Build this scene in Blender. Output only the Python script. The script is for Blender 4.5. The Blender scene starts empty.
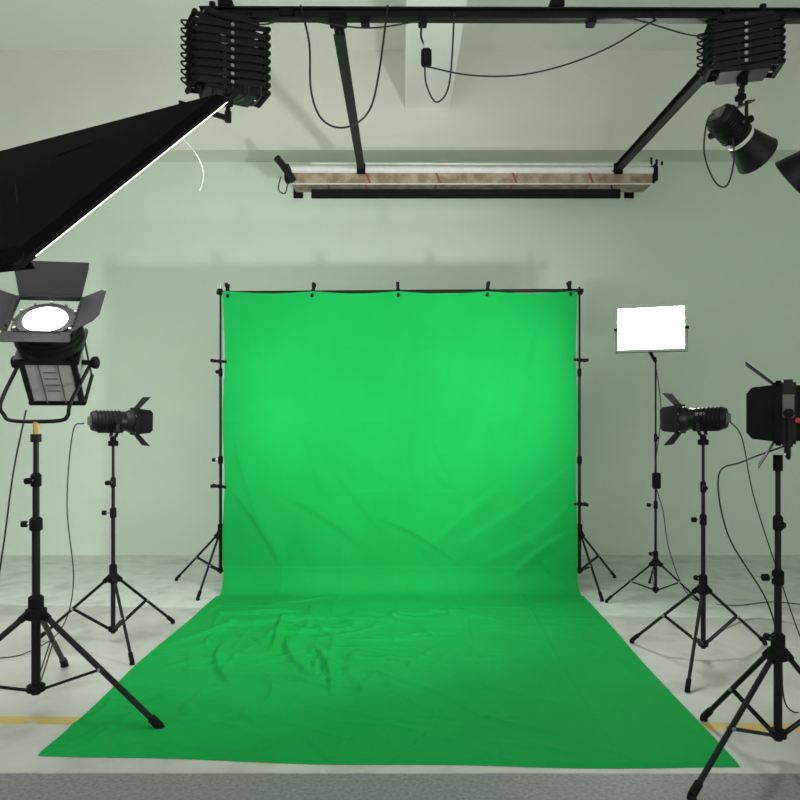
import bpy, bmesh, math, random
import numpy as np
from mathutils import Vector, Matrix, noise
random.seed(4)
V = Vector
scene = bpy.context.scene
scene.view_settings.view_transform = 'Standard'
scene.view_settings.look = 'None'
COL = scene.collection

# ------------------------------------------------------------ materials
def mat(name, color, rough=0.5, metal=0.0, var=0.08, nscale=12.0, bump=0.0, emit=None, estr=0.0, spec=0.5):
    m = bpy.data.materials.new(name); m.use_nodes = True
    nt = m.node_tree; p = nt.nodes['Principled BSDF']
    p.inputs['Roughness'].default_value = rough
    p.inputs['Metallic'].default_value = metal
    p.inputs['Specular IOR Level'].default_value = spec
    tc = nt.nodes.new('ShaderNodeTexCoord')
    n = nt.nodes.new('ShaderNodeTexNoise'); n.inputs['Scale'].default_value = nscale
    n.inputs['Detail'].default_value = 5
    nt.links.new(tc.outputs['Object'], n.inputs['Vector'])
    r = nt.nodes.new('ShaderNodeValToRGB')
    c = V(color)
    r.color_ramp.elements[0].position = 0.3; r.color_ramp.elements[1].position = 0.7
    r.color_ramp.elements[0].color = (*(c*(1-var)), 1)
    r.color_ramp.elements[1].color = (*[min(1, x) for x in c*(1+var)], 1)
    nt.links.new(n.outputs['Fac'], r.inputs['Fac'])
    nt.links.new(r.outputs['Color'], p.inputs['Base Color'])
    if bump:
        b = nt.nodes.new('ShaderNodeBump'); b.inputs['Strength'].default_value = bump
        b.inputs['Distance'].default_value = 0.01
        nt.links.new(n.outputs['Fac'], b.inputs['Height'])
        nt.links.new(b.outputs['Normal'], p.inputs['Normal'])
    if emit:
        p.inputs['Emission Color'].default_value = (*emit, 1)
        p.inputs['Emission Strength'].default_value = estr
    return m

BLACK = mat('black_metal', (0.006, 0.006, 0.007), 0.45, 0.0, spec=0.25)
BLACKM = mat('black_matte', (0.006, 0.006, 0.007), 0.75, spec=0.15)
BARN = mat('barn_door_black', (0.006, 0.006, 0.007), 0.65, spec=0.12)
FABRIC = mat('black_fabric', (0.004, 0.004, 0.0045), 0.95, nscale=40, bump=0.2, spec=0.1)
GREYP = mat('grey_paint', (0.13, 0.13, 0.12), 0.5)
GREYL = mat('light_grey_paint', (0.42, 0.42, 0.40), 0.45)
STEEL = mat('steel', (0.45, 0.45, 0.44), 0.3, 0.9)
BRASS = mat('brass', (0.55, 0.38, 0.12), 0.35, 0.9)
RED = mat('red_plastic', (0.5, 0.02, 0.02), 0.4)
CABLE = mat('cable_rubber', (0.012, 0.012, 0.012), 0.6)
WCABLE = mat('white_cable', (0.55, 0.55, 0.55), 0.5)
WHITEP = mat('white_plastic', (0.75, 0.75, 0.73), 0.5)
LENS = mat('fresnel_lens_lit', (1, 1, 1), 0.2, emit=(1, 0.90, 1.0), estr=9)
LENS_DIM = mat('fresnel_lens_lit_small', (1, 1, 1), 0.2, emit=(1, 0.98, 0.95), estr=2)
GLASS = mat('lens_off', (0.25, 0.26, 0.27), 0.1)
LEDON = mat('led_panel_lit', (1, 1, 1), 0.5, emit=(1, 1, 0.98), estr=80)
DIFF = mat('softbox_diffuser_lit', (0.9, 0.9, 0.9), 0.6, emit=(1, 0.99, 0.95), estr=4.5)

# ------------------------------------------------------------ builder
def frame(o, z, up=(0, 0, 1)):
    z = V(z).normalized(); x = V(up).cross(z).normalized(); y = z.cross(x)
    M = Matrix((x, y, z)).transposed().to_4x4(); M.translation = V(o); return M

def catmull(pts, n=10):
    pts = [V(p) for p in pts]; P = [pts[0]*2-pts[1]]+pts+[pts[-1]*2-pts[-2]]; out = []
    for i in range(1, len(P)-2):
        for k in range(n):
            t = k/n; a, b, c, d = P[i-1:i+3]
            out.append(0.5*((2*b)+(c-a)*t+(2*a-5*b+4*c-d)*t*t+(3*b-a-3*c+d)*t**3))
    out.append(pts[-1]); return out

class B:
    def __init__(s, name): s.name = name; s.bm = bmesh.new(); s.mats = []
    def mi(s, m):
        if m not in s.mats: s.mats.append(m)
        return s.mats.index(m)
    def mesh(s, verts, faces, m):
        vs = [s.bm.verts.new(v) for v in verts]; i = s.mi(m)
        for f in faces:
            try:
                fc = s.bm.faces.new([vs[k] for k in f]); fc.material_index = i
            except ValueError: pass
    def loft(s, rings, m, caps=True):
        n = len(rings[0]); verts = [p for r in rings for p in r]; faces = []
        for j in range(len(rings)-1):
            for k in range(n):
                a = j*n+k; b2 = j*n+(k+1) % n
                faces.append((a, b2, b2+n, a+n))
        if caps:
            faces.append(tuple(reversed(range(n)))); faces.append(tuple(range((len(rings)-1)*n, len(rings)*n)))
        s.mesh(verts, faces, m)
    def lathe(s, M, prof, m, seg=24, caps=True):
        s.loft([[M @ V((r*math.cos(2*math.pi*k/seg), r*math.sin(2*math.pi*k/seg), z)) for k in range(seg)] for r, z in prof], m, caps)
    def tube(s, p0, p1, r, m, r2=None, seg=10):
        p0 = V(p0); p1 = V(p1); d = p1-p0
        if d.length < 1e-6: return
        up = (0, 0, 1) if abs(d.normalized().z) < 0.95 else (0, 1, 0)
        s.lathe(frame(p0, d, up), [(r, 0), (r if r2 is None else r2, d.length)], m, seg)
    def path(s, pts, r, m, seg=6, smooth=True):
        if smooth: pts = catmull(pts)
        pts = [V(p) for p in pts]; rings = []; prev = None
        for i, p in enumerate(pts):
            t = (pts[min(i+1, len(pts)-1)]-pts[max(i-1, 0)]).normalized()
            if prev is None:
                u = (V((0, 0, 1)) if abs(t.z) < 0.9 else V((1, 0, 0))); u = (u-t*u.dot(t)).normalized()
            else: u = (prev-t*prev.dot(t)).normalized()
            prev = u; w = t.cross(u)
            rings.append([p+r*(math.cos(2*math.pi*k/seg)*u+math.sin(2*math.pi*k/seg)*w) for k in range(seg)])
        s.loft(rings, m)
    def box(s, M, c, size, m, bev=0.0):
        tmp = bmesh.new(); bmesh.ops.create_cube(tmp, size=1)
        for v in tmp.verts: v.co = V((v.co.x*size[0], v.co.y*size[1], v.co.z*size[2]))+V(c)
        if bev: bmesh.ops.bevel(tmp, geom=tmp.edges[:], offset=bev, segments=2, affect='EDGES')
        tmp.verts.index_update()
        s.mesh([M @ v.co for v in tmp.verts], [[v.index for v in f.verts] for f in tmp.faces], m); tmp.free()
    def plate(s, q, t, m):
        q = [V(p) for p in q]; n = (q[1]-q[0]).cross(q[-1]-q[0]).normalized()*t; k = len(q)
        f = [tuple(range(k)), tuple(reversed(range(k, 2*k)))]+[(i, i+k, (i+1) % k+k, (i+1) % k) for i in range(k)]
        s.mesh(q+[p+n for p in q], f, m)
    def bar(s, p0, p1, w, t, m, nrm=(0, 1, 0)):
        p0 = V(p0); p1 = V(p1); d = (p1-p0).normalized(); n = V(nrm); n = (n-d*n.dot(d)).normalized()
        u = d.cross(n); R = Matrix((u, n, d)).transposed().to_4x4(); R.translation = (p0+p1)/2
        s.box(R, (0, 0, 0), (w, t, (p1-p0).length), m)
    def done(s, parent=None):
        bmesh.ops.recalc_face_normals(s.bm, faces=s.bm.faces[:])
        for f in s.bm.faces: f.smooth = True
        me = bpy.data.meshes.new(s.name); s.bm.to_mesh(me); s.bm.free()
        me.set_sharp_from_angle(angle=math.radians(35))
        for m in s.mats: me.materials.append(m)
        o = bpy.data.objects.new(s.name, me); COL.objects.link(o)
        if parent: o.parent = parent
        return o
I4 = Matrix.Identity(4)
def spot(parent, name, loc, d, power, size=60, blend=0.6, rad=0.05, color=(1, 1, 1)):
    l = bpy.data.lights.new(name, 'SPOT'); l.energy = power; l.spot_size = math.radians(size)
    l.spot_blend = blend; l.shadow_soft_size = rad; l.color = color
    o = bpy.data.objects.new(name, l); COL.objects.link(o); o.parent = parent
    o.location = loc; o.rotation_euler = V(d).to_track_quat('-Z', 'Y').to_euler(); return o

# ------------------------------------------------------------ room
WALL_Y = 7.8; CEIL = 5.15; SX = 6.0; Y0 = -3.0
wall_m = mat('painted_wall_green_bounce', (0.66, 0.765, 0.65), 0.85, var=0.025, nscale=1.2)  # pale wall paint with the cloth's green bounce light mixed into the colour
beam_m = mat('painted_beam', (0.72, 0.755, 0.67), 0.85, var=0.03, nscale=1.5)
ceil_m = mat('painted_ceiling', (0.88, 0.90, 0.84), 0.9, var=0.02, nscale=1)

def floor_mat():
    m = bpy.data.materials.new('concrete_floor'); m.use_nodes = True; nt = m.node_tree; L = nt.links
    p = nt.nodes['Principled BSDF']; p.inputs['Roughness'].default_value = 0.6
    tc = nt.nodes.new('ShaderNodeTexCoord'); sep = nt.nodes.new('ShaderNodeSeparateXYZ')
    L.new(tc.outputs['Object'], sep.inputs[0])
    def noi(scale, detail=6):
        n = nt.nodes.new('ShaderNodeTexNoise'); n.inputs['Scale'].default_value = scale
        n.inputs['Detail'].default_value = detail; L.new(tc.outputs['Object'], n.inputs['Vector']); return n.outputs['Fac']
    def ramp(f, stops):
        r = nt.nodes.new('ShaderNodeValToRGB'); e = r.color_ramp.elements
        while len(e) < len(stops): e.new(0.5)
        for i, (ps, c) in enumerate(stops): e[i].position = ps; e[i].color = (*c, 1)
        L.new(f, r.inputs['Fac']); return r.outputs['Color']
    def math_(op, a, b=None, c=None):
        n = nt.nodes.new('ShaderNodeMath'); n.operation = op
        for i, x in enumerate((a, b, c)):
            if x is None: continue
            if isinstance(x, (int, float)): n.inputs[i].default_value = x
            else: L.new(x, n.inputs[i])
        return n.outputs[0]
    def mix(f, a, b, t='MIX'):
        n = nt.nodes.new('ShaderNodeMixRGB'); n.blend_type = t
        if isinstance(f, float): n.inputs[0].default_value = f
        else: L.new(f, n.inputs[0])
        L.new(a, n.inputs[1]); L.new(b, n.inputs[2]); return n.outputs[0]
    def step(a, lo, hi):
        n = nt.nodes.new('ShaderNodeMapRange'); n.inputs[1].default_value = lo; n.inputs[2].default_value = hi
        L.new(a, n.inputs[0]); return n.outputs[0]
    big = noi(1.6); fine = noi(60); mid = noi(7)
    conc = ramp(big, [(0.3, (0.44, 0.44, 0.42)), (0.55, (0.54, 0.54, 0.515)), (0.75, (0.61, 0.61, 0.585))])
    white = ramp(mid, [(0.35, (0.59, 0.62, 0.58)), (0.65, (0.69, 0.72, 0.68))])
    wob = math_('MULTIPLY_ADD', mid, 0.10, sep.outputs['Y'])
    wob = math_('MULTIPLY_ADD', sep.outputs['X'], 0.07, wob)
    c = mix(step(wob, 5.62, 5.66), conc, white)
    st = noi(3.3, 9)
    scuff = ramp(st, [(0.36, (0.72, 0.72, 0.72)), (0.48, (1, 1, 1)), (1.0, (1, 1, 1))])
    c = mix(0.6, c, scuff, 'MULTIPLY')
    dark = ramp(fine, [(0.3, (0.16, 0.16, 0.165)), (0.7, (0.27, 0.27, 0.275))])
    yy = math_('MULTIPLY_ADD', sep.outputs['X'], 0.022, sep.outputs['Y'])
    ln = math_('LESS_THAN', math_('ABSOLUTE', math_('SUBTRACT', yy, 3.585)), 0.045)
    ln = math_('MULTIPLY', ln, step(mid, 0.30, 0.42))
    yel = ramp(big, [(0.3, (0.60, 0.40, 0.10)), (0.7, (0.66, 0.47, 0.17))])
    c = mix(ln, c, yel)
    edge = math_('MULTIPLY_ADD', mid, 0.02, sep.outputs['Y'])
    c = mix(step(edge, 3.095, 3.11), dark, c)
    L.new(c, p.inputs['Base Color'])
    b = nt.nodes.new('ShaderNodeBump'); b.inputs['Strength'].default_value = 0.25; b.inputs['Distance'].default_value = 0.004
    L.new(fine, b.inputs['Height']); L.new(b.outputs[0], p.inputs['Normal'])
    return m

def slab(name, lo, hi, m):
    b = B(name); lo = V(lo); hi = V(hi)
    b.box(I4, (lo+hi)/2, hi-lo, m); return b.done()
slab('floor', (-SX, Y0, -0.1), (SX, WALL_Y+0.2, 0), floor_mat())
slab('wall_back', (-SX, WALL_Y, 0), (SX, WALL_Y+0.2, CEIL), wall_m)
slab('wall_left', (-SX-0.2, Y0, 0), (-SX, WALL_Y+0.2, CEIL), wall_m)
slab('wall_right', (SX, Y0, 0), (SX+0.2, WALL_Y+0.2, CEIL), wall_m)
slab('ceiling', (-SX-0.2, Y0, CEIL), (SX+0.2, WALL_Y+0.2, CEIL+0.2), ceil_m)
slab('ceiling_beam', (-SX, 7.45, 4.148), (SX, WALL_Y, CEIL), beam_m)
slab('ceiling_beam', (0.05, Y0, 4.57), (0.5, 7.45, CEIL), ceil_m)

# ------------------------------------------------------------ green screen cloth
def green_mat():
    m = bpy.data.materials.new('green_muslin'); m.use_nodes = True; nt = m.node_tree; L = nt.links
    p = nt.nodes['Principled BSDF']; p.inputs['Roughness'].default_value = 0.85
    p.inputs['Specular IOR Level'].default_value = 0.10
    tc = nt.nodes.new('ShaderNodeTexCoord')
    n = nt.nodes.new('ShaderNodeTexNoise'); n.inputs['Scale'].default_value = 2.2; n.inputs['Detail'].default_value = 4
    L.new(tc.outputs['Object'], n.inputs['Vector'])
    r = nt.nodes.new('ShaderNodeValToRGB')
    r.color_ramp.elements[0].position = 0.3; r.color_ramp.elements[0].color = (0.007, 0.315, 0.060, 1)
    r.color_ramp.elements[1].position = 0.7; r.color_ramp.elements[1].color = (0.008, 0.345, 0.068, 1)
    L.new(n.outputs['Fac'], r.inputs['Fac']); L.new(r.outputs['Color'], p.inputs['Base Color'])
    n2 = nt.nodes.new('ShaderNodeTexNoise'); n2.inputs['Scale'].default_value = 260
    L.new(tc.outputs['Object'], n2.inputs['Vector'])
    b = nt.nodes.new('ShaderNodeBump'); b.inputs['Strength'].default_value = 0.15; b.inputs['Distance'].default_value = 0.002
    L.new(n2.outputs['Fac'], b.inputs['Height']); L.new(b.outputs[0], p.inputs['Normal'])
    return m
TOP = 2.53; HY = 6.25; R = 0.20
def cloth():
    b = B('green_screen_cloth'); NU = 300
    hang = TOP-R; arc = R*math.pi/2; fl = (HY-R)-3.145; total = hang+arc+fl; NV = 570
    Ug, Sg = np.meshgrid(np.linspace(-1.5, 1.5, NU+1), np.linspace(0, total, NV+1))
    H = np.zeros_like(Ug); rng = random.Random(11)
    def crease(x0, s0, x1, s1, h, w, bend=0.0):
        nonlocal H
        dx, ds = x1-x0, s1-s0; L = math.hypot(dx, ds); ux, us = dx/L, ds/L
        a = (Ug-x0)*ux+(Sg-s0)*us; d = -(Ug-x0)*us+(Sg-s0)*ux
        t = np.clip(a/L, 0, 1); d = d-bend*np.sin(t*math.pi)*L
        over = np.maximum(0, np.abs(a/L-0.5)-0.5)*L
        env = np.sin(np.clip(t*0.94+0.03, 0, 1)*math.pi)**0.6*np.exp(-(over/0.02)**2)
        prof = np.where(d > 0, np.exp(-(d/w)**2), np.exp(-(d/(w*2.6))**2))
        H = H+h*env*prof
    s_of = lambda y: hang+arc+(HY-R-y)
    for (xa, ya, xb, yb, h) in [(-1.35, 5.45, -0.75, 5.55, .022), (-1.2, 5.15, -0.55, 5.35, .022), (-0.9, 4.95, -0.3, 5.1, .018), (-0.85, 5.5, -0.75, 4.6, .016),
                                (-0.7, 4.9, -0.45, 4.2, .022), (-0.5, 4.7, -0.3, 3.9, .020), (-1.1, 4.8, -0.85, 4.0, .015), (-1.3, 4.3, -0.6, 4.45, .016),
                                (-0.2, 4.7, -0.1, 3.9, .010), (-1.45, 4.7, -1.1, 5.3, .016), (-0.95, 4.1, -0.3, 4.0, .014), (-0.6, 5.35, 0.1, 5.2, .012),
                                (-0.4, 4.35, 0.3, 3.9, .012), (-1.3, 3.7, -0.9, 3.95, .014), (-0.1, 4.5, 0.6, 4.25, .007),
                                (-1.1, 3.5, -0.5, 3.65, .010), (-0.4, 3.75, 0.2, 3.55, .009), (0.2, 4.1, 0.9, 3.8, .007)]:
        crease(xa, s_of(ya), xb, s_of(yb), h*1.45, rng.uniform(0.014, 0.026), rng.uniform(-0.12, 0.12))
    for _ in range(110):
        x = -1.45+1.8*rng.random()**1.2; y = rng.uniform(3.3, 5.8); a = rng.uniform(-0.7, 2.0); L = rng.uniform(0.15, 0.7)
        crease(x, s_of(y), x+L*math.cos(a), s_of(y)+L*math.sin(a), rng.uniform(.005, .014), rng.uniform(.010, .020), rng.uniform(-.15, .15))
    for _ in range(36):
        x = rng.uniform(0.1, 1.4); y = rng.uniform(3.3, 5.8); a = rng.uniform(-0.4, 3); L = rng.uniform(0.2, 0.8)
        crease(x, s_of(y), x+L*math.cos(a), s_of(y)+L*math.sin(a), rng.uniform(.002, .007), rng.uniform(.012, .025), rng.uniform(-.1, .1))
    for (xa, sa, xb, sb, h) in [(1.45, 1.5, 0.5, 2.15, .007), (1.45, 1.8, 0.7, 2.3, .007), (1.4, 2.05, 0.9, 2.45, .010), (0.9, 1.6, 0.2, 2.2, .007), (1.3, 1.2, 1.0, 1.9, .006),
                                (-1.45, 1.65, -1.0, 2.3, .010), (-1.4, 1.2, -1.15, 2.0, .006), (-1.0, 1.7, -0.3, 2.15, .006), (0.5, 0.3, 0.3, 1.2, .003), (-0.6, 0.2, -0.5, 1.0, .003),
                                (1.3, 0.1, 1.1, 0.9, .005), (-1.3, 0.1, -1.1, 0.8, .005), (1.1, 2.1, 1.4, 2.5, .010), (-0.2, 1.9, 0.5, 2.3, .005)]:
        crease(xa, sa, xb, sb, h*1.7, rng.uniform(0.02, 0.04), rng.uniform(-0.06, 0.06))
    for _ in range(30):
        x = rng.uniform(-1.3, 1.3); s0 = rng.uniform(0.8, 2.1); a = rng.uniform(0.5, 2.6); L = rng.uniform(0.2, 0.7)
        crease(x, s0, x+L*math.cos(a), s0+L*math.sin(a), rng.uniform(.002, .005), rng.uniform(.02, .035), rng.uniform(-.1, .1))
    for fx in (-1.0, -0.5, 0.0, 0.5, 1.0): H += 0.0035*np.exp(-((Ug-fx)/0.010)**2)*(0.35+0.65*(Sg > hang))
    for fs in (0.5, 1.1, 1.7, 2.9, 3.5, 4.1, 4.7): H += 0.0032*np.exp(-((Sg-fs)/0.010)**2)*(0.35+0.65*(Sg > hang))
    verts = []; faces = []
    clampx = [-1.46, -0.735, -0.017, 0.743, 1.436]
    for j in range(NV+1):
        s = total*j/NV
        for i in range(NU+1):
            u = -1+2*i/NU
            if s < hang:
                z = TOP-s; y = HY; n = V((0, -1, 0)); zone = 0
            elif s < hang+arc:
                a = (s-hang)/R; y = HY-R+R*math.cos(a); z = R-R*math.sin(a); n = V((0, -math.cos(a), math.sin(a))); zone = 1
            else:
                z = 0; y = HY-R-(s-hang-arc); n = V((0, 0, 1)); zone = 2
            t = max(0, (s-hang-arc)/fl)
            xl = -1.5-0.10*t+0.02*math.sin(t*9)*t; xr = 1.5-0.066*t+0.012*math.sin(t*7+1)*t
            if zone < 2:
                pull = 0.020*(1-math.cos(2*math.pi*(s/1.07)))*0.5
                xl += pull; xr -= pull*0.7
            x = xl+(xr-xl)*(u+1)/2
            if zone == 2:
                y += t*(0.12*((1-u)/2)**2-0.01+0.008*math.sin(u*8))
            k = min(1, max(0, (s-0.02)/0.5))
            wall_w = max(0, 1-max(0, s-hang)/(arc)); fl_w = min(1, max(0, (s-hang-arc*0.3)/0.6))
            h = float(H[j, i])*max(k, 0.0)
            h += wall_w*k*(0.016*noise.noise(V((x*1.7, s*0.45, 0)))+0.008*noise.noise(V((x*5+s*1.2, s*0.8, 3))))
            h += fl_w*0.010*(0.5+0.5*noise.noise(V((x*1.6, y*1.6, 11))))
            if zone > 0: h = max(0.003, h+0.004)
            if s > total-0.03: h *= max(0.15, (total-s)/0.03)
            p = V((x, y, z))+n*h
            if s < 0.25:
                dmin = min(abs(x-c) for c in clampx)
                p.z -= 0.018*math.sin(min(1, dmin/0.37)*math.pi/2)*(1-s/0.25)
            verts.append(p)
    for j in range(NV):
        for i in range(NU):
            a = j*(NU+1)+i; faces.append((a, a+1, a+NU+2, a+NU+1))
    b.mesh(verts, faces, green_mat())
    o = b.done()
    o.data.set_sharp_from_angle(angle=math.radians(180))
    return o
cloth()

# ------------------------------------------------------------ stands
def stand(b, cx, cy, top, feet, hub, low, r=0.016, collars=(), spread=0.55, m=BLACK):
    c = V((cx, cy, 0))
    zs = [low-0.03]+[hub+0.06]+list(collars)+[top]; zs = sorted(zs)
    for i in range(len(zs)-1):
        rr = r*(1-0.13*i)
        b.tube(c+V((0, 0, zs[i])), c+V((0, 0, zs[i+1])), rr, m, seg=14)
        if 0 < i:
            z = zs[i]
            b.lathe(frame(c+V((0, 0, z-0.035)), (0, 0, 1), (0, 1, 0)), [(rr*1.2, 0), (rr*1.9, 0.006), (rr*1.9, 0.06), (rr*1.2, 0.07)], BLACKM, 14)
            a = 0.6+i*1.3; d = V((math.cos(a), math.sin(a), 0))
            b.tube(c+V((0, 0, z)), c+V((0, 0, z))+d*0.05, 0.006, STEEL)
            b.tube(c+V((0, 0, z))+d*0.045, c+V((0, 0, z))+d*0.07, 0.016, BLACKM)
    hubp = c+V((0, 0, hub)); lowp = c+V((0, 0, low))
    b.lathe(frame(hubp-V((0, 0, 0.03)), (0, 0, 1), (0, 1, 0)), [(r*1.3, 0), (r*2.3, 0.008), (r*2.3, 0.055), (r*1.3, 0.065)], BLACKM, 16)
    b.lathe(frame(lowp-V((0, 0, 0.02)), (0, 0, 1), (0, 1, 0)), [(r*1.3, 0), (r*2.0, 0.006), (r*2.0, 0.035), (r*1.3, 0.04)], BLACKM, 16)
    for fx, fy in feet:
        f = V((fx, fy, 0.018)); d = V((fx-cx, fy-cy, 0)).normalized()
        a = hubp+d*r*2.2
        perp = d.cross(V((0, 0, 1)))
        b.box(frame(a, (f-a).normalized(), perp), (0, 0, 0.01), (0.03, 0.03, 0.05), BLACKM, 0.003)
        b.tube(a, f, r*0.66, m, seg=10)
        ff = f-(f-a).normalized()*0.06
        b.tube(ff, f, r*0.95, BLACKM, seg=10)
        b.lathe(frame(V((fx, fy, 0.0)), (0, 0, 1), (0, 1, 0)), [(r*0.9, 0), (r*1.1, 0.004), (r*0.9, 0.022)], BLACKM, 10)
        mid = a.lerp(f, spread); l0 = lowp+d*r*1.9
        for sgn in (-1, 1):
            b.bar(l0+perp*sgn*0.008, mid+perp*sgn*0.008, 0.012, 0.004, m, perp)
        b.tube(mid-perp*0.018, mid+perp*0.018, 0.008, STEEL)

def barn(b, F, half, flare, lens_, m=BARN, taper=1.35, sides=(0, 1, 2, 3)):
    """four hinged leaves on a square frame at F (z = beam axis)"""
    b.box(F, (half, 0, 0), (0.012, half*2+0.012, 0.02), m); b.box(F, (-half, 0, 0), (0.012, half*2+0.012, 0.02), m)
    b.box(F, (0, half, 0), (half*2+0.012, 0.012, 0.02), m); b.box(F, (0, -half, 0), (half*2+0.012, 0.012, 0.02), m)
    dirs = [V((1, 0, 0)), V((0, 1, 0)), V((-1, 0, 0)), V((0, -1, 0))]
    for k in sides:
        d = dirs[k]; w = V((-d.y, d.x, 0)); a = math.radians(flare[k]); L = lens_[k]
        out = d*math.sin(a)+V((0, 0, 1))*math.cos(a)
        base = d*half+V((0, 0, 0.012)); wb = half*0.98
        wt = wb*taper if k in (1, 3) else wb*0.75
        q = [base-w*wb, base+w*wb, base+out*L*0.8+w*(wt+wb)/2*1.02, base+out*L+w*wt*0.9, base+out*L-w*wt*0.9, base+out*L*0.8-w*(wt+wb)/2*1.02]
        b.plate([F @ p for p in q], 0.003, m)
        b.tube(F @ (base-w*wb*0.7), F @ (base+w*wb*0.7), 0.006, m, seg=8)

# --- large fresnel left
def fresnel():
    b = B('fresnel_spotlight'); cx, cy = -1.82, 3.70
    stand(b, cx, cy, 1.40, [(-1.138, 3.51), (-1.99, 4.39), (-2.33, 3.21)], 0.50, 0.13, 0.022, (0.95, 1.17), 0.5)
    b.tube((cx, cy, 1.38), (cx, cy, 1.46), 0.014, BRASS); b.tube((cx, cy, 1.36), (cx, cy, 1.40), 0.026, BLACK)
    ax = V((0.12, -0.66, 0.74)).normalized(); Lc = V((-1.735, 3.62, 1.965))
    F = frame(Lc, ax)
    b.lathe(F, [(0.155, -0.15), (0.155, -0.02), (0.135, -0.015), (0.135, 0.0), (0.105, 0.0), (0.100, -0.01)], BLACK, 40, caps=False)
    b.lathe(F, [(0.104, -0.012), (0.10, 0.002), (0.07, 0.014), (0.03, 0.02), (0.001, 0.021)], LENS, 32)
    for k in range(3): b.lathe(F, [(0.158, -0.06-0.03*k), (0.163, -0.055-0.03*k), (0.163, -0.045-0.03*k), (0.158, -0.04-0.03*k)], BLACKM, 40, caps=False)
    b.box(F, (0, 0, -0.165), (0.30, 0.28, 0.035), BLACK, 0.006)
    b.box(F, (0, -0.005, -0.31), (0.26, 0.23, 0.26), GREYL, 0.012)
    for sx in (-1, 1):
        b.box(F, (sx*0.120, -0.112, -0.31), (0.030, 0.022, 0.27), BLACK, 0.003)
        b.box(F, (sx*0.120, 0.105, -0.31), (0.030, 0.022, 0.27), BLACK, 0.003)
        b.box(F, (sx*0.045, -0.122, -0.31), (0.006, 0.006, 0.26), GREYP, 0.002)
    b.box(F, (0, 0, -0.45), (0.28, 0.25, 0.022), BLACK, 0.006)
    for k in range(4): b.box(F, (0, -0.122, -0.24-0.04*k), (0.06, 0.005, 0.005), GREYP)
    for k in range(12):
        a = k*math.pi/6; b.box(F, (0.145*math.cos(a), 0.145*math.sin(a), -0.005), (0.012, 0.012, 0.014), STEEL)
    F2 = frame(Lc+ax*0.02, ax)
    barn(b, F2, 0.15, (60, 48, 60, 70), (0.15, 0.18, 0.15, 0.16))
    piv = F @ V((0, 0, -0.27))
    h = 0.175
    pts = [piv+V((-h, -0.02, 0.0)), (cx-h+0.0, cy, 1.56), (cx-h+0.015, cy, 1.495), (cx-h+0.05, cy, 1.468), (cx, cy, 1.462), (cx+h-0.05, cy, 1.468), (cx+h-0.015, cy, 1.495), (cx+h, cy, 1.56), piv+V((h, 0.02, 0))]
    b.path(pts, 0.010, BLACK, 8)
    for sx in (-1, 1):
        b.tube(piv+V((sx*0.12, sx*0.01, 0)), piv+V((sx*(h+0.01), sx*0.02, 0)), 0.014, BLACK)
        b.lathe(frame(piv+V((sx*(h+0.005), sx*0.02, 0)), (sx, 0, 0)), [(0.028, 0), (0.032, 0.01), (0.032, 0.025), (0.02, 0.032)], BLACKM, 16)
    b.path([(cx-0.10, cy+0.1, 1.52), (cx-0.14, cy+0.05, 1.2), (cx-0.22, cy+0.1, 0.8), (cx-0.35, cy+0.2, 0.35), (cx-0.5, cy+0.2, 0.02)], 0.005, CABLE)
    o = b.done(); spot(o, 'fresnel_beam', Lc+ax*0.13, ax, 25, 70, 0.7, 0.05)
fresnel()

# --- barrel spotlights on stands
def barrel_head(b, c, ax, L=0.26, r=0.066, half=0.085, lens_on=True, flare=(50, 50, 50, 50), dl=0.10):
    F = frame(c, ax)
    b.lathe(F, [(0.02, -L*0.62), (r*0.9, -L*0.6), (r, -L*0.55), (r, L*0.2), (r*0.96, L*0.22), (r*1.15, L*0.3), (r*1.15, L*0.42), (r*0.85, L*0.42)], BLACK, 28)
    b.lathe(F, [(r*0.9, L*0.40), (r*0.8, L*0.45), (0.001, L*0.47)], LENS_DIM if lens_on else GLASS, 24)
    for k in range(7):
        z = -L*0.5+k*L*0.09
        b.lathe(F, [(r*1.0, z), (r*1.07, z+0.002), (r*1.07, z+0.008), (r*1.0, z+0.010)], BLACKM, 28, caps=False)
    b.box(F, (0, 0, -L*0.63), (r*1.0, r*0.9, 0.02), GREYP, 0.004)
    b.box(F, (0, -r*0.95, -L*0.15), (r*1.2, 0.03, L*0.6), BLACKM, 0.006)
    b.box(F, (r*0.8, r*0.35, -L*0.05), (0.02, 0.03, L*0.25), GREYP, 0.003)
    F2 = frame(V(c)+V(ax).normalized()*(L*0.45), ax)
    barn(b, F2, half, flare, (dl, dl, dl, dl))
    piv = F @ V((0, 0, -0.01)); return F, piv
def yoke(b, F, piv, base, w):
    x = (F.to_3x3() @ V((1, 0, 0))).normalized(); base = V(base)
    sgn = 1 if base.z < piv.z else -1
    drop = base.z
    pts = [piv-x*w, V((piv.x, piv.y, drop+sgn*0.03))-x*w, V((base.x, base.y, drop))-x*w*0.8, V((base.x, base.y, drop)), V((base.x, base.y, drop))+x*w*0.8, V((piv.x, piv.y, drop+sgn*0.03))+x*w, piv+x*w]
    for i in range(len(pts)-1):
        b.bar(pts[i], pts[i+1], 0.022, 0.006, BLACK, x if i in (0, 5) else V((0, 0, 1)))
    for s2 in (-1, 1):
        b.tube(piv+x*s2*w*0.7, piv+x*s2*(w+0.012), 0.010, STEEL)
        b.tube(piv+x*s2*(w+0.005), piv+x*s2*(w+0.035), 0.020, BLACKM)

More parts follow.
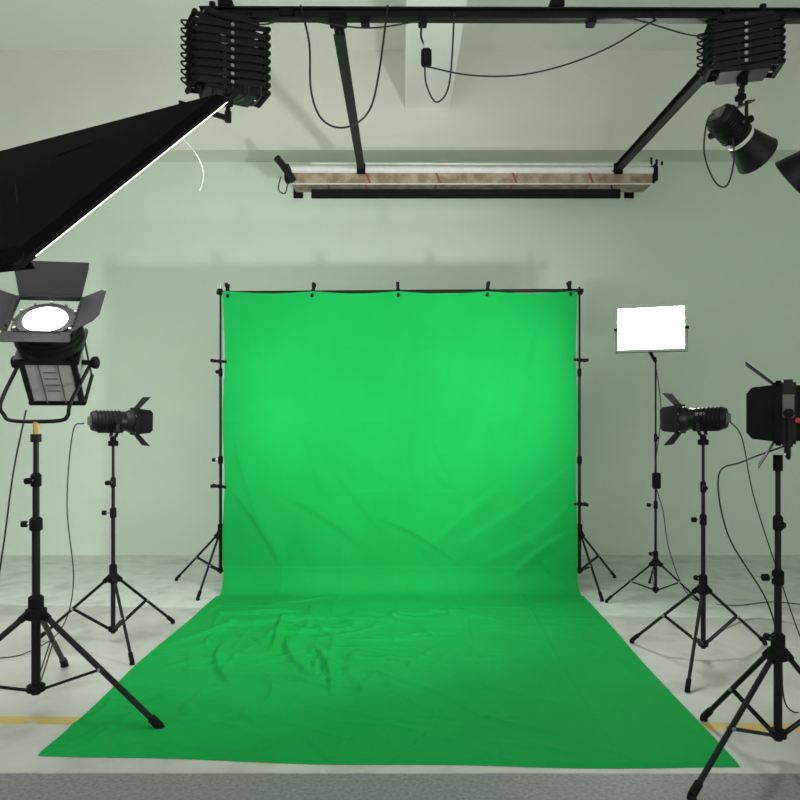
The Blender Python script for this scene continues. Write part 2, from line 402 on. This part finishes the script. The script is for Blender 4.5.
def spot_on_stand(cx, cy, hz, ax, feet, hub, low, power, cable, aim):
    b = B('studio_spotlight')
    stand(b, cx, cy, hz-0.10, feet, hub, low, 0.015, (0.85, 1.05), 0.5)
    ax = V(ax).normalized(); c = V((cx, cy, hz))+V((ax.x, ax.y, 0))*0.02
    F, piv = barrel_head(b, c, ax)
    b.tube((cx, cy, hz-0.16), (cx, cy, hz-0.105), 0.020, BLACKM)
    b.box(I4, (cx, cy, hz-0.145), (0.06, 0.03, 0.035), BLACKM, 0.004)
    yoke(b, F, piv, (cx, cy, hz-0.10), 0.085)
    b.path(cable, 0.004, CABLE)
    o = b.done(); spot(o, 'spotlight_beam', c+ax*0.16, aim, power, 120, 1.0, 0.045)
spot_on_stand(-1.88, 4.85, 1.45, (1, 0.66, -0.02), [(-1.60, 4.42), (-1.62, 5.28), (-2.38, 4.86)], 0.42, 0.09, 75,
    [(-2.03, 4.76, 1.44), (-2.10, 4.75, 1.38), (-2.16, 4.8, 0.9), (-2.14, 4.85, 0.4), (-2.2, 4.8, 0.1), (-2.33, 4.6, 0.01), (-2.5, 4.5, 0.008)], (1, 0.55, 0.10))
spot_on_stand(1.86, 4.54, 1.47, (-1, 0.72, -0.03), [(1.517, 4.84), (2.367, 4.80), (1.55, 3.99)], 0.42, 0.09, 90,
    [(2.0, 4.5, 1.46), (2.08, 4.5, 1.35), (2.15, 4.5, 1.0), (2.25, 4.4, 0.55), (2.35, 4.3, 0.15), (2.5, 4.35, 0.01), (2.8, 4.2, 0.008)], (-1, 0.70, 0.08))

# --- lit LED panel near the backdrop
def led_panel():
    b = B('led_panel_light'); cx, cy = 2.09, 6.05
    stand(b, cx, cy, 1.96, [(1.636, 5.86), (2.36, 5.80), (2.20, 6.52)], 0.28, 0.06, 0.012, (0.75, 1.3), 0.5)
    ax = V((-0.36, -0.93, -0.06)).normalized(); c = V((cx-0.05, cy-0.03, 2.19)); F = frame(c, ax)
    b.box(F, (0, 0, -0.03), (0.52, 0.34, 0.05), BLACKM, 0.006)
    b.box(F, (0, 0, 0.0), (0.51, 0.33, 0.016), LEDON)
    for s in (-1, 1):
        b.box(F, (s*0.259, 0, 0.0), (0.006, 0.34, 0.02), WHITEP); b.box(F, (0, s*0.169, 0.0), (0.52, 0.006, 0.02), WHITEP)
    b.box(F, (0, 0, -0.075), (0.2, 0.15, 0.05), BLACKM, 0.01)
    x = F.to_3x3() @ V((1, 0, 0)); w = 0.275; pv = F @ V((0, 0, -0.03)); bz = 2.0
    q = [pv-x*w, V((pv.x, pv.y, bz))-x*w, V((pv.x, pv.y, bz))+x*w, pv+x*w]
    b.path(q, 0.005, GREYP, 8, smooth=False)
    for s in (-1, 1): b.tube(pv+x*s*0.25, pv+x*s*0.29, 0.012, BLACKM)
    b.tube((cx, cy, 1.92), (cx-0.05, cy-0.01, 2.0), 0.014, BLACKM)
    b.box(I4, (cx, cy-0.02, 0.95), (0.06, 0.05, 0.13), BLACKM, 0.006)
    b.path([(cx, cy, 1.9), (cx+0.03, cy-0.04, 1.5), (cx-0.02, cy-0.04, 1.0), (cx+0.05, cy-0.03, 0.7), (cx+0.12, cy, 0.35), (cx+0.25, cy-0.1, 0.02), (cx+0.5, cy-0.3, 0.008), (cx+0.9, cy-0.2, 0.008), (cx+1.3, cy-0.5, 0.008)], 0.004, CABLE)
    b.done()
led_panel()

# --- LED panel with barn doors, far right foreground
def led_barn():
    b = B('led_video_light'); cx, cy = 1.67, 3.27
    stand(b, cx, cy, 1.27, [(1.136, 2.88), (1.486, 3.62), (2.06, 3.33)], 0.44, 0.09, 0.018, (0.78, 1.02), 0.55)
    ax = V((-0.88, 0.42, 0.0)).normalized(); c = V((cx+0.03, cy, 1.505)); F = frame(c, ax)
    b.box(F, (0, 0, -0.01), (0.22, 0.29, 0.06), BLACK, 0.012)
    b.box(F, (0, 0, -0.055), (0.19, 0.24, 0.05), BLACKM, 0.01)
    for k in range(7): b.box(F, (0, -0.09+0.03*k, -0.085), (0.17, 0.010, 0.03), BLACKM, 0.002)
    b.box(F, (0, 0, 0.018), (0.18, 0.24, 0.006), LENS_DIM)
    for s in (-1, 1):
        b.box(F, (s*0.112, 0.03, -0.01), (0.008, 0.10, 0.045), GREYP, 0.002)
        Fk = frame(F @ V((s*0.113, -0.03, -0.045)), F.to_3x3() @ V((s, 0, 0)))
        b.lathe(Fk, [(0.012, 0), (0.012, 0.012), (0.009, 0.015)], RED, 16)
        b.box(F, (s*0.104, 0, 0.028), (0.012, 0.28, 0.022), BLACKM)
    barn(b, frame(F @ V((0, 0, 0.03)), ax), 0.125, (38, 40, 38, 60), (0.14, 0.15, 0.14, 0.13))
    x = F.to_3x3() @ V((1, 0, 0)); w = 0.145; pv = F @ V((0, 0, -0.01)); bz = 1.315
    q = [pv-x*w, V((pv.x, pv.y, bz+0.02))-x*w, V((pv.x, pv.y, bz))-x*(w-0.02), V((pv.x, pv.y, bz))+x*(w-0.02), V((pv.x, pv.y, bz+0.02))+x*w, pv+x*w]
    b.path(q, 0.009, BLACK, 8, smooth=False)
    for s in (-1, 1): b.tube(pv+x*s*0.11, pv+x*s*0.18, 0.020, BLACKM)
    b.tube((cx, cy, 1.25), (cx, cy, 1.32), 0.020, BLACKM)
    b.path([(1.72, 3.3, 1.36), (1.60, 3.45, 1.28), (1.55, 3.6, 1.2), (1.62, 3.65, 0.9), (1.78, 3.6, 0.6), (1.85, 3.6, 0.35), (1.95, 3.7, 0.02), (2.3, 3.8, 0.008)], 0.004, CABLE)
    o = b.done(); spot(o, 'led_beam', F @ V((0, 0, 0.17)), (-0.72, 0.68, 0.16), 280, 125, 0.9, 0.11)
led_barn()

# ------------------------------------------------------------ backdrop stand + clamps
def backdrop_stand():
    b = B('backdrop_stand')
    stand(b, -1.535, 6.33, 2.56, [(-2.00, 6.62), (-1.62, 5.93), (-1.15, 6.65)], 0.46, 0.16, 0.015, (1.1, 1.85), 0.5)
    stand(b, 1.535, 6.33, 2.58, [(1.95, 6.73), (1.61, 5.90), (1.15, 6.65)], 0.46, 0.16, 0.015, (1.1, 1.85), 0.5)
    b.tube((-1.56, 6.30, 2.525), (1.56, 6.30, 2.545), 0.015, BLACK, seg=14)
    for s in (-1, 1):
        b.box(I4, (s*1.535, 6.315, 2.535), (0.04, 0.06, 0.05), BLACKM, 0.005)
        b.tube((s*1.535, 6.33, 2.55), (s*1.535, 6.33, 2.60), 0.008, STEEL)
    def clamp(p, d, L=0.11):
        p = V(p); d = V(d).normalized(); n = V((0, 1, 0)); w = d.cross(n)
        for s in (-1, 1):
            b.bar(p-d*0.05+n*s*0.022, p+n*s*0.006, 0.022, 0.007, BLACKM, n)
            b.bar(p+n*s*0.006, p+d*L+n*s*0.035, 0.024, 0.007, BLACKM, n)
            b.bar(p+d*(L-0.02)+n*s*0.030, p+d*(L+0.008)+n*s*0.038, 0.027, 0.012, BLACKM, n)
            b.bar(p-d*0.065+n*s*0.022, p-d*0.045+n*s*0.022, 0.022, 0.014, BLACKM, n)
        b.tube(p-w*0.016, p+w*0.016, 0.010, BLACKM)
    for i, x in enumerate((-1.46, -0.735, -0.017, 0.743, 1.436)):
        clamp((x, 6.27, 2.54+0.004*i), ((-0.1, 0.15, -0.05, 0.1, -0.1)[i], 0, 1), 0.05)
    for z in (1.94, 0.88): clamp((-1.53, 6.27, z), (-1, 0, 0.08), 0.06)
    for z in (1.95, 0.73): clamp((1.53, 6.27, z), (1, 0, -0.05), 0.05)
    b.done()
backdrop_stand()

# ------------------------------------------------------------ overhead rail system
def rails():
    b = B('overhead_rail_system'); z = 3.80
    def rail(p0, p1):
        p0 = V(p0); p1 = V(p1)
        b.bar(p0+V((0, 0, 0.028)), p1+V((0, 0, 0.028)), 0.06, 0.008, BLACK, (0, 0, 1))
        b.bar(p0, p1, 0.010, 0.062, BLACK, (0, 0, 1))
        b.bar(p0-V((0, 0, 0.028)), p1-V((0, 0, 0.028)), 0.06, 0.008, BLACK, (0, 0, 1))
    rail((-1.15, 4.26, z), (4.2, 4.26, z-0.015))
    for x in (-0.357, 2.0):
        rail((x, 4.30, z-0.07), (x, 6.78, z-0.05))
        b.box(I4, (x, 4.26, z-0.035), (0.10, 0.10, 0.05), BLACKM, 0.005)
        b.box(I4, (x, 6.78, z-0.06), (0.08, 0.03, 0.10), BLACKM, 0.005)
        b.path([(x, 6.78, z-0.03), (x, 7.3, z-0.03), (x, 7.79, z-0.03)], 0.008, BLACK, smooth=False)
    for x in (-1.0, 0.9, 2.9, 4.1):
        b.tube((x, 4.26, z+0.03), (x, 4.26, CEIL), 0.012, BLACK)
        b.box(I4, (x, 4.26, z+0.05), (0.08, 0.08, 0.04), BLACKM, 0.004)
    for x in (-0.2, 0.13, 1.1): b.box(I4, (x, 4.26, z-0.045), (0.05, 0.07, 0.04), BLACKM, 0.004)
    b.box(I4, (-0.65, 4.24, z+0.0), (0.08, 0.04, 0.05), BLACKM, 0.005)
    b.done()
rails()

def pantograph(cx, cy, zt, zb, w, n, rotz):
    b = B('pantograph_hanger'); Rz = Matrix.Translation((cx, cy, 0)) @ Matrix.Rotation(rotz, 4, 'Z')
    b.box(Rz, (0, 0, zt-0.02), (w*0.75, 0.20, 0.035), BLACK, 0.005)
    b.box(Rz, (0, 0, zb+0.015), (w*0.7, 0.18, 0.03), BLACK, 0.005)
    for s in (-1, 1):
        for t in (-1, 1):
            b.tube(Rz @ V((s*w*0.25, t*0.06, zt)), Rz @ V((s*w*0.25, t*0.06, zt+0.05)), 0.018, BLACKM)
    z0 = zb+0.03; z1 = zt-0.04; h = (z1-z0)/n
    for yy in (-0.085, 0.085):
        for i in range(n):
            za = z0+i*h; zc = za+h
            for k, (xa, xb) in enumerate(((-w/2, w/2), (w/2, -w/2))):
                off = 0.006 if k else -0.006
                b.bar(Rz @ V((xa, yy+off, za)), Rz @ V((xb, yy+off, zc)), 0.030, 0.005, BLACK, Rz.to_3x3() @ V((0, 1, 0)))
            b.tube(Rz @ V((0, yy-0.014, za+h/2)), Rz @ V((0, yy+0.014, za+h/2)), 0.010, STEEL)
    for i in range(n+1):
        for s in (-1, 1):
            b.tube(Rz @ V((s*w/2, -0.10, z0+i*h)), Rz @ V((s*w/2, 0.10, z0+i*h)), 0.015, BLACKM)
    for s in (-1, 1):
        b.tube(Rz @ V((s*w*0.33, 0, z1)), Rz @ V((s*w*0.33, 0, z0)), 0.016, BLACKM, seg=8)
        b.tube(Rz @ V((s*w*0.2, -0.06, z1-0.02)), Rz @ V((s*w*0.2, 0.06, z1-0.02)), 0.05, BLACK, seg=18)
        for q in range(n):
            za = z0+q*h
            b.path([Rz @ V((s*w*0.42, 0.0, za)), Rz @ V((s*w*0.1, 0.03, za+h*0.3)), Rz @ V((s*w*0.38, -0.03, za+h*0.8))], 0.012, CABLE)
    for k in range(n):
        za = z0+k*h
        b.path([Rz @ V((-w/2, 0.02, za)), Rz @ V((-w/2-0.045, 0.0, za+0.01)), Rz @ V((-w/2-0.05, 0.0, za+h*0.6)), Rz @ V((-w/2, 0.02, za+h))], 0.006, CABLE)
    b.lathe(frame(Rz @ V((0, 0, zb-0.09)), (0, 0, 1), (0, 1, 0)), [(0.014, 0), (0.014, 0.04), (0.03, 0.045), (0.03, 0.09)], BLACKM, 14)
    return b
b = pantograph(-0.99, 4.26, 3.76, 3.32, 0.42, 8, math.radians(28))
for k in range(4):
    x = -1.12+0.09*k; b.path([(x, 4.15, 3.34), (x+0.02, 4.1, 3.24-0.03*(k % 2)), (x+0.07, 4.12, 3.26), (x+0.06, 4.2, 3.36)], 0.006, CABLE)
b.done()
b = pantograph(1.97, 4.26, 3.76, 3.44, 0.38, 6, math.radians(-12)); b.done()

# ------------------------------------------------------------ big hanging softbox
def softbox():
    b = B('hanging_softbox')
    cam0 = V((0, 0, 1.51)); A = cam0+V((-0.885, 3.9, 1.655)); Bp = cam0+V((-1.509, 3.0, 0.608)); D = cam0+V((-2.954, 5.2, 1.750))
    u = (Bp-A); v = (D-A); v = v-u*(v.dot(u)/u.length_squared)
    lu, lv = u.length, v.length; u.normalize(); v.normalize(); n = u.cross(v).normalized()
    if n.z > 0: n = -n
    def P(a, c, h): return A+u*a*lu+v*c*lv+n*h
    outer = [P(0, 0, 0), P(1, 0, 0), P(1, 1, 0), P(0, 1, 0)]
    back = [P(0.03, 0.02, -0.05), P(0.97, 0.02, -0.05), P(0.97, 0.98, -0.05), P(0.03, 0.98, -0.05)]
    ridge = [P(0.4, 0.3, -0.10), P(0.6, 0.3, -0.10), P(0.6, 0.7, -0.10), P(0.4, 0.7, -0.10)]
    b.loft([outer, back, ridge], FABRIC)
    e = 0.004
    b.loft([[P(e, e, h), P(1-e, e, h), P(1-e, 1-e, h), P(e, 1-e, h)] for h in (0.001, 0.006)], DIFF)
    b.bar(P(1.0, -0.005, 0.012), P(1.0, 1.0, 0.012), 0.008, 0.040, FABRIC, n)
    for a, c in ((0, 0), (1, 0), (1, 1), (0, 1)):
        b.bar(P(a, c, -0.01)-u*0.03, P(a, c, -0.01)+u*0.05, 0.05, 0.02, BLACKM, n)
        b.tube(P(a, c, -0.02), P(0.4 if a == 0 else 0.6, 0.3 if c == 0 else 0.7, -0.105), 0.006, BLACKM)
    b.path([P(0.0, 0, -0.01), P(1, 0, -0.01)], 0.010, BLACKM, smooth=False)
    top = V((-0.99, 4.26, 3.24)); q = P(0.05, 0.12, -0.06)
    b.tube(top, top-V((0, 0, 0.06)), 0.02, BLACKM)
    b.bar(top-V((0, 0, 0.04)), q, 0.03, 0.012, BLACK, (0, 1, 0))
    c = P(0.45, 0.66, -0.10); b.tube(c, (c.x, c.y, CEIL), 0.012, BLACK)
    b.lathe(frame(c+n*0.02, -n), [(0.08, 0), (0.08, 0.05), (0.05, 0.09)], BLACKM, 18)
    s0 = V((-1.13, 4.05, 2.94))
    b.path([P(0.24, 0.05, -0.04), s0, s0+V((0.045, 0, -0.08)), s0+V((0.055, 0, -0.15)), s0+V((0.035, 0, -0.22))], 0.0025, WCABLE)
    b.done()
softbox()

# ------------------------------------------------------------ hanging spotlights on the right
def hanging_spot(c, ax, hang, sc=1.0):
    b = B('hanging_spotlight'); c = V(c); ax = V(ax).normalized(); L = 0.30*sc
    F = frame(c, ax); r = 0.085*sc
    b.lathe(F, [(0.03, -L*0.6), (r*0.9, -L*0.56), (r, -L*0.5), (r, L*0.05), (r*0.9, L*0.07), (r*0.9, L*0.14), (r*1.0, L*0.16), (r*1.45, L*0.62), (r*1.5, L*0.64), (r*1.45, L*0.655), (r*0.95, L*0.24), (0.02, L*0.24)], BLACK, 32)
    b.lathe(F, [(r*0.93, L*0.065), (r*0.98, L*0.085), (r*0.98, L*0.125), (r*0.93, L*0.145)], WHITEP, 32, caps=False)
    for k in range(8):
        z = -L*0.48+k*L*0.06; b.lathe(F, [(r, z), (r*1.06, z+0.002), (r*1.06, z+0.007), (r, z+0.009)], BLACKM, 32, caps=False)
    b.box(F, (0, 0, -L*0.61), (r, r*0.9, 0.02), GREYP, 0.004)
    piv = F @ V((0, 0, -L*0.2)); base = V(hang)
    yoke(b, F, piv, (base.x, base.y, base.z), 0.11*sc)
    b.tube(base, base+V((0, 0, 0.10)), 0.014, BLACK)
    b.box(I4, base+V((0, 0, 0.05)), (0.05, 0.05, 0.035), BLACKM, 0.005)
    t = F @ V((0, 0, -L*0.62))
    b.path([t, t+V((-0.05, 0, -0.04)), t+V((-0.06, 0.02, -0.22)), t+V((0.0, 0.02, -0.38)), t+V((0.07, 0.02, -0.40)), t+V((0.10, 0, -0.25)), t+V((0.08, 0, -0.05))], 0.005, CABLE)
    return b
b = hanging_spot((1.93, 4.24, 3.10), (0.78, 0.35, -0.52), (1.96, 4.26, 3.27)); b.done()
b = hanging_spot((2.42, 4.24, 2.99), (-0.50, 0.5, -0.45), (2.48, 4.26, 3.2), 1.05); b.tube((2.48, 4.26, 3.25), (2.48, 4.26, 3.77), 0.014, BLACK); b.done()

# ------------------------------------------------------------ motorised backdrop roller
def roller():
    b = B('backdrop_roller'); y = 7.0
    m = bpy.data.materials.new('mottled_backdrop_board'); m.use_nodes = True; nt = m.node_tree
    p = nt.nodes['Principled BSDF']; p.inputs['Roughness'].default_value = 0.8
    tc = nt.nodes.new('ShaderNodeTexCoord'); n = nt.nodes.new('ShaderNodeTexNoise'); n.inputs['Scale'].default_value = 9; n.inputs['Detail'].default_value = 8
    r = nt.nodes.new('ShaderNodeValToRGB'); r.color_ramp.elements[0].position = 0.4; r.color_ramp.elements[0].color = (0.26, 0.18, 0.12, 1)
    r.color_ramp.elements[1].position = 0.6; r.color_ramp.elements[1].color = (0.42, 0.34, 0.25, 1)
    nt.links.new(tc.outputs['Object'], n.inputs['Vector']); nt.links.new(n.outputs['Fac'], r.inputs['Fac']); nt.links.new(r.outputs['Color'], p.inputs['Base Color'])
    redw = mat('red_wood', (0.28, 0.07, 0.05), 0.6)
    x0, x1 = -1.02, 2.38
    b.tube((x0, y-0.02, 3.80), (x1, y-0.02, 3.785), 0.034, WHITEP, seg=20)
    b.tube((x0+0.19, y-0.05, 3.845), (x1, y-0.05, 3.835), 0.008, WHITEP, seg=8)
    b.box(I4, ((x0+x1)/2, y+0.10, 3.715), (x1-x0, 0.26, 0.12), m, 0.008)
    b.box(I4, ((x0+x1)/2, y-0.035, 3.768), (x1-x0+0.01, 0.012, 0.014), WHITEP, 0.002)
    b.box(I4, ((x0+x1)/2, y-0.035, 3.657), (x1-x0+0.01, 0.012, 0.010), WHITEP, 0.002)
    for x in (-0.30, 0.36, 1.08, 1.80):
        b.bar((x-0.02, y-0.032, 3.762), (x+0.02, y-0.032, 3.662), 0.020, 0.006, redw, (0, 1, 0))
        b.bar((x-0.02, y-0.03, 3.653), (x-0.02, y+0.22, 3.653), 0.020, 0.006, redw, (0, 0, 1))
    b.box(I4, ((x0+0.19+2.06)/2, y-0.08, 3.55), (2.06-x0-0.19, 0.03, 0.085), BLACKM, 0.006)
    for x in (x0+0.35, 2.0): b.bar((x, y-0.06, 3.57), (x, y+0.02, 3.67), 0.02, 0.006, BLACKM, (1, 0, 0))
    for x in (x0-0.05, x1+0.03):
        b.box(I4, (x, y+0.02, 3.76), (0.04, 0.12, 0.14), BLACKM, 0.006)
        b.box(I4, (x, (y+WALL_Y-0.02)/2, 3.84), (0.035, WALL_Y-y-0.02, 0.04), BLACKM, 0.004)
        b.box(I4, (x, WALL_Y-0.012, 3.84), (0.1, 0.02, 0.16), BLACKM, 0.004)
    for k in range(3):
        b.tube((x0-0.14+0.04*k, y-0.05, 3.90-0.05*k), (x0-0.06+0.04*k, y-0.05, 3.80-0.06*k), 0.034, BLACK)
        b.tube((x1-0.02+0.05*k, y-0.05, 3.83), (x1-0.02+0.05*k, y-0.05, 3.90-0.02*k), 0.012, BLACK)
    b.path([(x0-0.1, y-0.05, 3.72), (x0-0.12, y-0.06, 3.6), (x0-0.06, y-0.06, 3.56), (x0-0.03, y-0.06, 3.66)], 0.006, CABLE)
    b.done()
roller()

# ------------------------------------------------------------ loose cables at the ceiling
def cable(pts, r=0.006, m=CABLE):
    b = B('power_cable'); b.path(pts, r, m); b.done()
cable([(-0.57, 4.24, 3.84), (-0.52, 4.24, 3.62), (-0.51, 4.23, 3.36), (-0.46, 4.22, 3.20), (-0.37, 4.22, 3.135), (-0.26, 4.22, 3.15), (-0.17, 4.22, 3.24), (-0.12, 4.23, 3.45), (-0.07, 4.24, 3.84)])
b = B('cable_junction_box')
b.box(I4, (0.15, 4.22, 3.53), (0.06, 0.04, 0.10), BLACKM, 0.008); b.box(I4, (0.15, 4.22, 3.60), (0.03, 0.03, 0.04), WHITEP, 0.004)
b.path([(0.13, 4.25, 3.76), (0.12, 4.23, 3.66), (0.15, 4.22, 3.58)], 0.006, CABLE)
b.path([(0.14, 4.22, 3.49), (0.15, 4.22, 3.38), (0.20, 4.22, 3.28), (0.26, 4.22, 3.32), (0.29, 4.22, 3.45), (0.31, 4.22, 3.78)], 0.005, CABLE)
b.path([(0.15, 4.22, 3.48), (0.40, 4.24, 3.44), (0.68, 4.24, 3.44), (0.95, 4.24, 3.50), (1.2, 4.24, 3.60), (1.40, 4.24, 3.72), (1.5, 4.25, 3.78)], 0.005, CABLE)
b.done()
cable([(0.45, 4.24, 3.77), (0.65, 4.23, 3.75), (0.95, 4.23, 3.74), (1.3, 4.23, 3.76), (1.7, 4.23, 3.66), (2.0, 4.2, 3.70), (2.3, 4.23, 3.76)], 0.005)
cable([(-1.05, 4.24, 3.78), (-0.8, 4.22, 3.72), (-0.6, 4.22, 3.75), (-0.2, 4.22, 3.70), (0.12, 4.22, 3.74)], 0.005)
cable([(2.2, 5.1, 0.008), (2.6, 5.4, 0.008), (3.0, 5.2, 0.008), (3.6, 5.5, 0.008), (4.2, 5.3, 0.008)], 0.006, WCABLE)

# ------------------------------------------------------------ world, camera
w = bpy.data.worlds.new('world'); scene.world = w; w.use_nodes = True
bg = w.node_tree.nodes['Background']; bg.inputs[0].default_value = (1.0, 0.99, 0.97, 1); bg.inputs[1].default_value = 1.25
cam = bpy.data.cameras.new('camera'); co = bpy.data.objects.new('camera', cam); COL.objects.link(co)
cam.sensor_width = 36; cam.lens = 33.3; cam.shift_y = 0.015
co.location = (0, 0, 1.51); co.rotation_euler = (math.pi/2, 0, 0)
scene.camera = co
